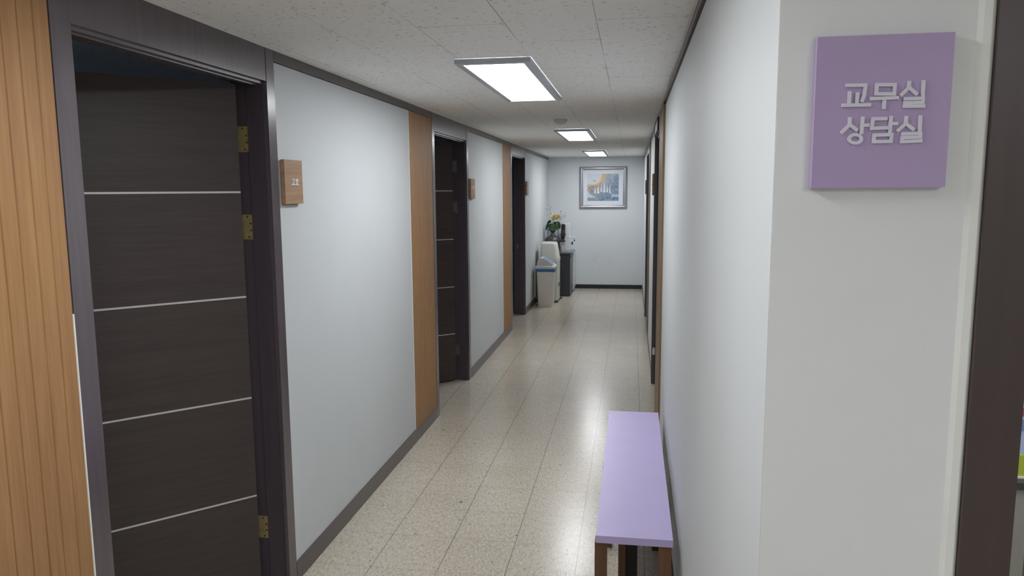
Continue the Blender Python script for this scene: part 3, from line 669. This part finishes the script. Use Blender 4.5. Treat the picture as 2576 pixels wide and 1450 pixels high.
def branch(pts, tips, label):
    e = empty('blossom_branch', (VX, VY, ZT+0.26)); tag(e, label, 'flower', 'thin blossom twigs in the vase')
    bm = bmesh.new(); tube(bm, pts, [0.0030]*(len(pts)-1)+[0.0022], 6)
    for a, b in tips: tube(bm, [a, b], 0.0012, 5)
    st_ = obj('stem', bm, M['stem'], e, smooth='auto')
    rnd = random.Random(len(tips)*7+int(pts[-1][0]*100))
    bm = bmesh.new()
    for a, b in tips:
        for _ in range(2):
            c = Vector(b)+Vector((rnd.uniform(-.008, .008), rnd.uniform(-.008, .008), rnd.uniform(-.006, .008)))
            ax_ = Vector((rnd.uniform(-1, 1), rnd.uniform(-1, 1), rnd.uniform(-.3, 1))).normalized(); o1 = ax_.orthogonal().normalized(); o2 = ax_.cross(o1)
            cc = bm.verts.new(c-ax_*0.004); ring = []
            for k in range(10):
                rr = 0.0095 if k % 2 else 0.0045; ring.append(bm.verts.new(c + (o1*math.cos(k*PI/5)+o2*math.sin(k*PI/5))*rr + ax_*0.003))
            for k in range(10): bm.faces.new((cc, ring[k], ring[(k+1) % 10]))
    bmesh.ops.solidify(bm, geom=bm.faces[:], thickness=0.001)
    obj('blossom', bm, M['blossom'], e)
def V3(x, z, y=VY): return (x, y, z)
branch([V3(VX, ZT+0.250), V3(-1.235, ZT+0.380), V3(-1.255, ZT+0.535), V3(-1.295, ZT+0.655)],
       [(V3(-1.295, ZT+0.655), V3(-1.345, ZT+0.657)), (V3(-1.295, ZT+0.655), V3(-1.305, ZT+0.720)), (V3(-1.295, ZT+0.660), V3(-1.255, ZT+0.690)), (V3(-1.27, ZT+0.585), V3(-1.325, ZT+0.570)), (V3(-1.26, ZT+0.535), V3(-1.295, ZT+0.535)), (V3(-1.25, ZT+0.505), V3(-1.285, ZT+0.490)), (V3(-1.25, ZT+0.485), V3(-1.30, ZT+0.510))],
       'thin brown twig with pink blossoms leaning left above the roses')
branch([V3(VX, ZT+0.250), V3(-1.20, ZT+0.380), V3(-1.15, ZT+0.465), V3(-1.12, ZT+0.505), V3(-1.100, ZT+0.550)],
       [(V3(-1.100, ZT+0.550), V3(-1.115, ZT+0.620)), (V3(-1.100, ZT+0.550), V3(-1.045, ZT+0.600)), (V3(-1.105, ZT+0.535), V3(-1.045, ZT+0.555)), (V3(-1.12, ZT+0.510), V3(-1.06, ZT+0.530)), (V3(-1.13, ZT+0.485), V3(-1.11, ZT+0.495)), (V3(-1.15, ZT+0.465), V3(-1.10, ZT+0.440)), (V3(-1.115, ZT+0.575), V3(-1.105, ZT+0.640))],
       'thin brown twig with pink blossoms leaning right above the roses')

# tall white board and small framed sketch behind the vase
tb = obj('white_board', B((-1.335, -1.10, 12.085, 12.105, ZT, ZT+0.50)), M['white_plastic'], bevel=0.002, origin=(-1.22, 12.095, ZT)); tag(tb, 'plain white upright board behind the black vase', 'board')
e = empty('small_framed_sketch', (-1.26, 12.053, ZT)); tag(e, 'small framed grey sketch standing behind the vase neck', 'picture')
obj('frame', B((-1.353, -1.347, 12.045, 12.062, ZT, ZT+0.345), (-1.170, -1.163, 12.045, 12.062, ZT, ZT+0.345), (-1.347, -1.170, 12.045, 12.062, ZT+0.338, ZT+0.345), (-1.347, -1.170, 12.045, 12.062, ZT, ZT+0.007)), M['cab_front'], e)
obj('sheet', B((-1.347, -1.170, 12.050, 12.054, ZT+0.007, ZT+0.338)), M['sketch'], e)

# white water purifier
wp = empty('water_purifier', (-1.0, 12.03, ZT)); tag(wp, 'white upright water purifier with a side spout on the cabinet', 'water purifier')
obj('body', B((-1.070, -0.985, 11.945, 12.12, ZT+0.001, ZT+0.425)), M['white_gloss'], wp, bevel=0.004)
obj('spout_head', B((-0.985, -0.915, 11.98, 12.08, ZT+0.140, ZT+0.205)), M['white_gloss'], wp, bevel=0.004)
obj('cap', B((-0.988, -0.908, 11.975, 12.085, ZT+0.205, ZT+0.214)), M['white_gloss'], wp, bevel=0.002)
bm = bmesh.new(); cyl(bm, (-0.942, 12.03, ZT+0.085), 0.014, 0.055, 'Z', 14); obj('spout', bm, M['cab_top'], wp, smooth='auto')
bm = bmesh.new(); cyl(bm, (-0.918, 12.02, ZT+0.158), 0.011, 0.022, 'X', 14); obj('tap_button', bm, M['black'], wp, smooth='auto')
obj('drip_panel', B((-0.985, -0.972, 11.98, 12.08, ZT+0.001, ZT+0.14)), M['white_plastic'], wp)
pl = obj('note', B((-1.062, -1.030, 11.943, 11.9452, ZT+0.325, ZT+0.400)), flat('pale_green_note', (0.58, 0.62, 0.46), 0.5), wp)

# black cup dispenser: two tiers of stacked black cups
cd = empty('cup_dispenser', (-1.072, 11.86, ZT)); tag(cd, 'tall black cylindrical cup dispenser in front of the white purifier', 'dispenser')
bm = bmesh.new(); lathe(bm, [(0.030, ZT), (0.030, ZT+0.01), (0.022, ZT+0.02), (0.022, ZT+0.21)], -1.072, 11.86, 24); obj('stand', bm, M['black'], cd, smooth='auto')
bm = bmesh.new(); lathe(bm, [(0.028, ZT+0.21), (0.033, ZT+0.225), (0.034, ZT+0.325), (0.030, ZT+0.332)], -1.072, 11.86, 24); obj('lower_tube', bm, M['black_brown'], cd, smooth='auto')
bm = bmesh.new(); lathe(bm, [(0.030, ZT+0.332), (0.0325, ZT+0.338), (0.033, ZT+0.405), (0.031, ZT+0.42), (0.020, ZT+0.426)], -1.072, 11.86, 24); obj('upper_tube', bm, M['black'], cd, smooth='auto')
for s in (-1, 1):
    bm = bmesh.new(); cyl(bm, (-1.072+s*0.033-(0.010 if s < 0 else 0), 11.86, ZT+0.265), 0.009, 0.010, 'X', 12); obj('knob', bm, M['black'], cd)
# glass jar
j = empty('storage_jar', (-1.073, 11.76, ZT)); tag(j, 'glass storage jar with dark lid in front of the black dispenser', 'jar')
bm = bmesh.new(); lathe(bm, [(0.030, ZT), (0.038, ZT+0.006), (0.040, ZT+0.02), (0.040, ZT+0.135), (0.034, ZT+0.152)], -1.073, 11.76, 28); obj('jar_body', bm, M['glass'], j, smooth='auto')
bm = bmesh.new(); lathe(bm, [(0.034, ZT+0.004), (0.036, ZT+0.012), (0.036, ZT+0.095)], -1.073, 11.76, 24); obj('contents', bm, flat('speckled_contents', (0.40, 0.40, 0.30), 0.6, var=0.6, scale=70), j, smooth='auto')
bm = bmesh.new(); lathe(bm, [(0.036, ZT+0.152), (0.043, ZT+0.156), (0.043, ZT+0.176), (0.036, ZT+0.182)], -1.073, 11.76, 28); obj('lid', bm, M['black_brown'], j, smooth='auto')
pc = bmesh.new(); lathe(pc, [(0.022, ZT), (0.0235, ZT+0.002), (0.031, ZT+0.082), (0.033, ZT+0.084), (0.033, ZT+0.087), (0.030, ZT+0.086), (0.022, ZT+0.006)], -1.060, 11.665, 24)
cm = NT('printed_paper_cup', 0.5); vv = cm.mapping(); vo = cm.noise(vv, 110, 2); cm.color(cm.ramp(vo, [(0.56, (0.68, 0.68, 0.66)), (0.60, (0.30, 0.31, 0.32))]))
pc = obj('paper_cup', pc, cm.m, smooth='auto', origin=(-1.060, 11.665, ZT)); tag(pc, 'small white patterned paper cup at the front edge of the cabinet', 'cup')

# ---------------------------------------------------------------- framed picture on the end wall
pf = empty('framed_picture', (-0.475, YE, 1.34)); tag(pf, 'silver framed abstract picture in blue and orange on the end wall', 'picture')
fx0, fx1, fz0, fz1 = -0.868, -0.085, 1.342, 2.036; ix0, ix1, iz0, iz1 = -0.803, -0.152, 1.407, 1.980
prof = [(0.0, 0.002), (0.0, 0.018), (0.16, 0.027), (0.38, 0.031), (0.60, 0.029), (0.82, 0.020), (0.88, 0.011), (1.0, 0.010), (1.0, 0.004)]
for nm, (c0, c1, i0, i1) in {'top': ((fx0, fz1), (fx1, fz1), (ix0, iz1), (ix1, iz1)), 'bottom': ((fx0, fz0), (fx1, fz0), (ix0, iz0), (ix1, iz0)), 'left': ((fx0, fz0), (fx0, fz1), (ix0, iz0), (ix0, iz1)), 'right': ((fx1, fz0), (fx1, fz1), (ix1, iz0), (ix1, iz1))}.items():
    bm = bmesh.new(); ra = []; rb = []
    for t, h in prof:
        ra.append(bm.verts.new((c0[0]+(i0[0]-c0[0])*t, YE-h, c0[1]+(i0[1]-c0[1])*t))); rb.append(bm.verts.new((c1[0]+(i1[0]-c1[0])*t, YE-h, c1[1]+(i1[1]-c1[1])*t)))
    for i in range(len(ra)): k = (i+1) % len(ra); bm.faces.new((ra[i], ra[k], rb[k], rb[i]))
    bm.faces.new(ra); bm.faces.new(rb[::-1])
    obj('frame_rail', bm, M['silver'], pf, smooth='auto')
obj('mount', B((ix0-0.002, ix1+0.002, YE-0.006, YE-0.002, iz0-0.002, iz1+0.002)), M['mat'], pf)
ax0, ax1, az0, az1 = -0.737, -0.220, 1.473, 1.918
def art_mat():
    t = NT('abstract_artwork', 0.45, 0.4); v = t.mapping()
    sep = t.n('SeparateXYZ'); t.l(v, sep.inputs[0]); W_, H_ = ax1-ax0, az1-az0
    # object origin is the picture's base, so shift to 0..1 across the print
    u = t.math('DIVIDE', t.math('SUBTRACT', sep.outputs[0], ax0+0.475), W_); z = t.math('DIVIDE', t.math('SUBTRACT', sep.outputs[2], az0-1.34), H_)
    nz = t.noise(v, 9, 5, 0.65, 0.6); nf = t.noise(v, 30, 5, 0.72, 1.8); nw = t.noise(t.mapping(loc=(4, 1, 2)), 22, 3, 0.6, 0.8)
    u = t.math('ADD', u, t.math('MULTIPLY', t.math('SUBTRACT', nw, 0.5), 0.045)); z = t.math('ADD', z, t.math('MULTIPLY', t.math('SUBTRACT', nz, 0.5), 0.05))
    c = t.mix(t.ramp(nz, [(0.38, 0.0), (0.62, 1.0)]), (0.14, 0.20, 0.30), (0.36, 0.44, 0.54))
    # paler sky fading right from the ring
    fade = t.ramp(t.math('ADD', t.math('MULTIPLY', t.math('SUBTRACT', 1.0, u), 0.8), t.math('MULTIPLY', z, 0.5)), [(0.45, 0.0), (0.95, 0.9)])
    c = t.mix(fade, c, (0.52, 0.52, 0.48))
    dx = t.math('DIVIDE', t.math('SUBTRACT', u, 0.14), 0.30); dz = t.math('DIVIDE', t.math('SUBTRACT', z, 1.02), 0.42)
    r = t.math('SQRT', t.math('ADD', t.math('MULTIPLY', dx, dx), t.math('MULTIPLY', dz, dz)))
    rn = t.math('ADD', r, t.math('MULTIPLY', t.math('SUBTRACT', nz, 0.5), 0.5))
    c = t.mix(t.ramp(t.math('MULTIPLY', rn, 0.5), [(0.56, 0.95), (0.80, 0.0)]), c, (0.64, 0.36, 0.14))
    c = t.mix(t.ramp(t.math('MULTIPLY', rn, 0.5), [(0.52, 0.9), (0.60, 0.0)]), c, (0.72, 0.58, 0.36))
    # dark inked thicket in the lower middle
    mass = t.math('MULTIPLY', t.ramp(z, [(0.45, 1.0), (0.72, 0.0)]), t.ramp(nz, [(0.40, 0.35), (0.60, 1.0)]))
    c = t.mix(t.math('MULTIPLY', mass, 0.5), c, (0.12, 0.16, 0.23))
    ink = t.math('MULTIPLY', t.ramp(nf, [(0.52, 0.0), (0.60, 1.0)]), t.ramp(z, [(0.60, 1.0), (0.80, 0.0)]))
    c = t.mix(t.math('MULTIPLY', ink, 0.75), c, (0.07, 0.09, 0.13))
    wht = t.math('MULTIPLY', t.ramp(nf, [(0.36, 1.0), (0.42, 0.0)]), t.ramp(z, [(0.62, 1.0), (0.80, 0.0)]))
    c = t.mix(t.math('MULTIPLY', wht, 0.7), c, (0.62, 0.66, 0.70))
    c = t.mix(t.math('LESS_THAN', r, 1.0), c, (0.58, 0.62, 0.68))
    bl = t.math('MULTIPLY', t.math('LESS_THAN', t.math('ADD', z, t.math('MULTIPLY', u, 1.05)), 0.36), t.math('GREATER_THAN', z, 0.12))
    c = t.mix(bl, c, (0.52, 0.58, 0.68))
    br = t.math('MULTIPLY', t.math('MULTIPLY', t.math('LESS_THAN', z, 0.245), t.math('GREATER_THAN', z, 0.13)), t.math('GREATER_THAN', u, 0.76))
    c = t.mix(br, c, (0.38, 0.47, 0.62))
    for cu, cz, hw, hh in ((0.25, 0.40, 0.024, 0.12), (0.345, 0.43, 0.032, 0.15), (0.445, 0.47, 0.024, 0.14), (0.54, 0.49, 0.034, 0.18), (0.635, 0.46, 0.024, 0.14), (0.72, 0.44, 0.024, 0.16)):
        zz = t.math('DIVIDE', t.math('SUBTRACT', z, cz), hh); wv = t.math('MULTIPLY', t.math('SUBTRACT', 1.35, zz), hw*0.5)
        m = t.math('MULTIPLY', t.math('LESS_THAN', t.math('ABSOLUTE', t.math('SUBTRACT', u, cu)), wv), t.math('LESS_THAN', t.math('ABSOLUTE', zz), 1.0))
        c = t.mix(m, c, (0.66, 0.68, 0.70))
    du = t.math('SUBTRACT', u, 0.23); dz2 = t.math('SUBTRACT', z, 0.74)
    m = t.math('LESS_THAN', t.math('ADD', t.math('MULTIPLY', du, du), t.math('MULTIPLY', dz2, dz2)), 0.0011)
    c = t.mix(m, c, (0.36, 0.36, 0.10))
    t.color(c); return t.m
obj('print', B((ax0, ax1, YE-0.0075, YE-0.006, az0, az1)), art_mat(), pf)

# ---------------------------------------------------------------- office seen through the right-hand door frame
dk = empty('desk', (1.75, 2.85, 0)); tag(dk, 'desk with beige panels and dark top edge in the right-hand office', 'desk')
obj('desktop', B((1.10, 2.40, 2.495, 3.15, 0.697, 0.720)), M['desk_edge'], dk, bevel=0.002)
obj('leg', B((1.12, 1.262, 2.505, 2.55, 0.0, 0.697)), M['desk'], dk, bevel=0.002); obj('leg', B((2.30, 2.38, 2.505, 3.14, 0.0, 0.697)), M['desk'], dk, bevel=0.002)
obj('back_panel', B((1.262, 2.30, 3.08, 3.10, 0.2, 0.697)), M['desk'], dk)
b = empty('lime_box', (1.4, 2.65, 0.72)); tag(b, 'lime green box at the bottom of the stack on the office desk', 'box', 'boxes stacked on the office desk')
obj('carton', B((1.15, 1.62, 2.54, 2.78, 0.720, 0.797)), M['lime'], b, bevel=0.002)
obj('paper_strip', B((1.16, 1.61, 2.534, 2.5395, 0.7205, 0.727)), M['paper'], b)
b = empty('blue_and_white_box', (1.4, 2.65, 0.797)); tag(b, 'pale blue and white box between the lime box and the red book', 'box', 'boxes stacked on the office desk')
obj('carton', B((1.14, 1.60, 2.55, 2.76, 0.7975, 0.922)), M['bluewhite'], b, bevel=0.002)
obj('printed_band', B((1.139, 1.60, 2.5485, 2.552, 0.875, 0.912)), M['midblue'], b)
b = obj('red_book', B((1.14, 1.58, 2.55, 2.76, 0.9225, 0.950)), M['red'], bevel=0.002, origin=(1.4, 2.65, 0.9225)); tag(b, 'thick red book on top of the pale blue box', 'book')
b = obj('white_book', B((1.15, 1.57, 2.555, 2.75, 0.9505, 1.000)), M['paper'], bevel=0.002, origin=(1.4, 2.65, 0.9505)); tag(b, 'white book on top of the office desk stack', 'book')
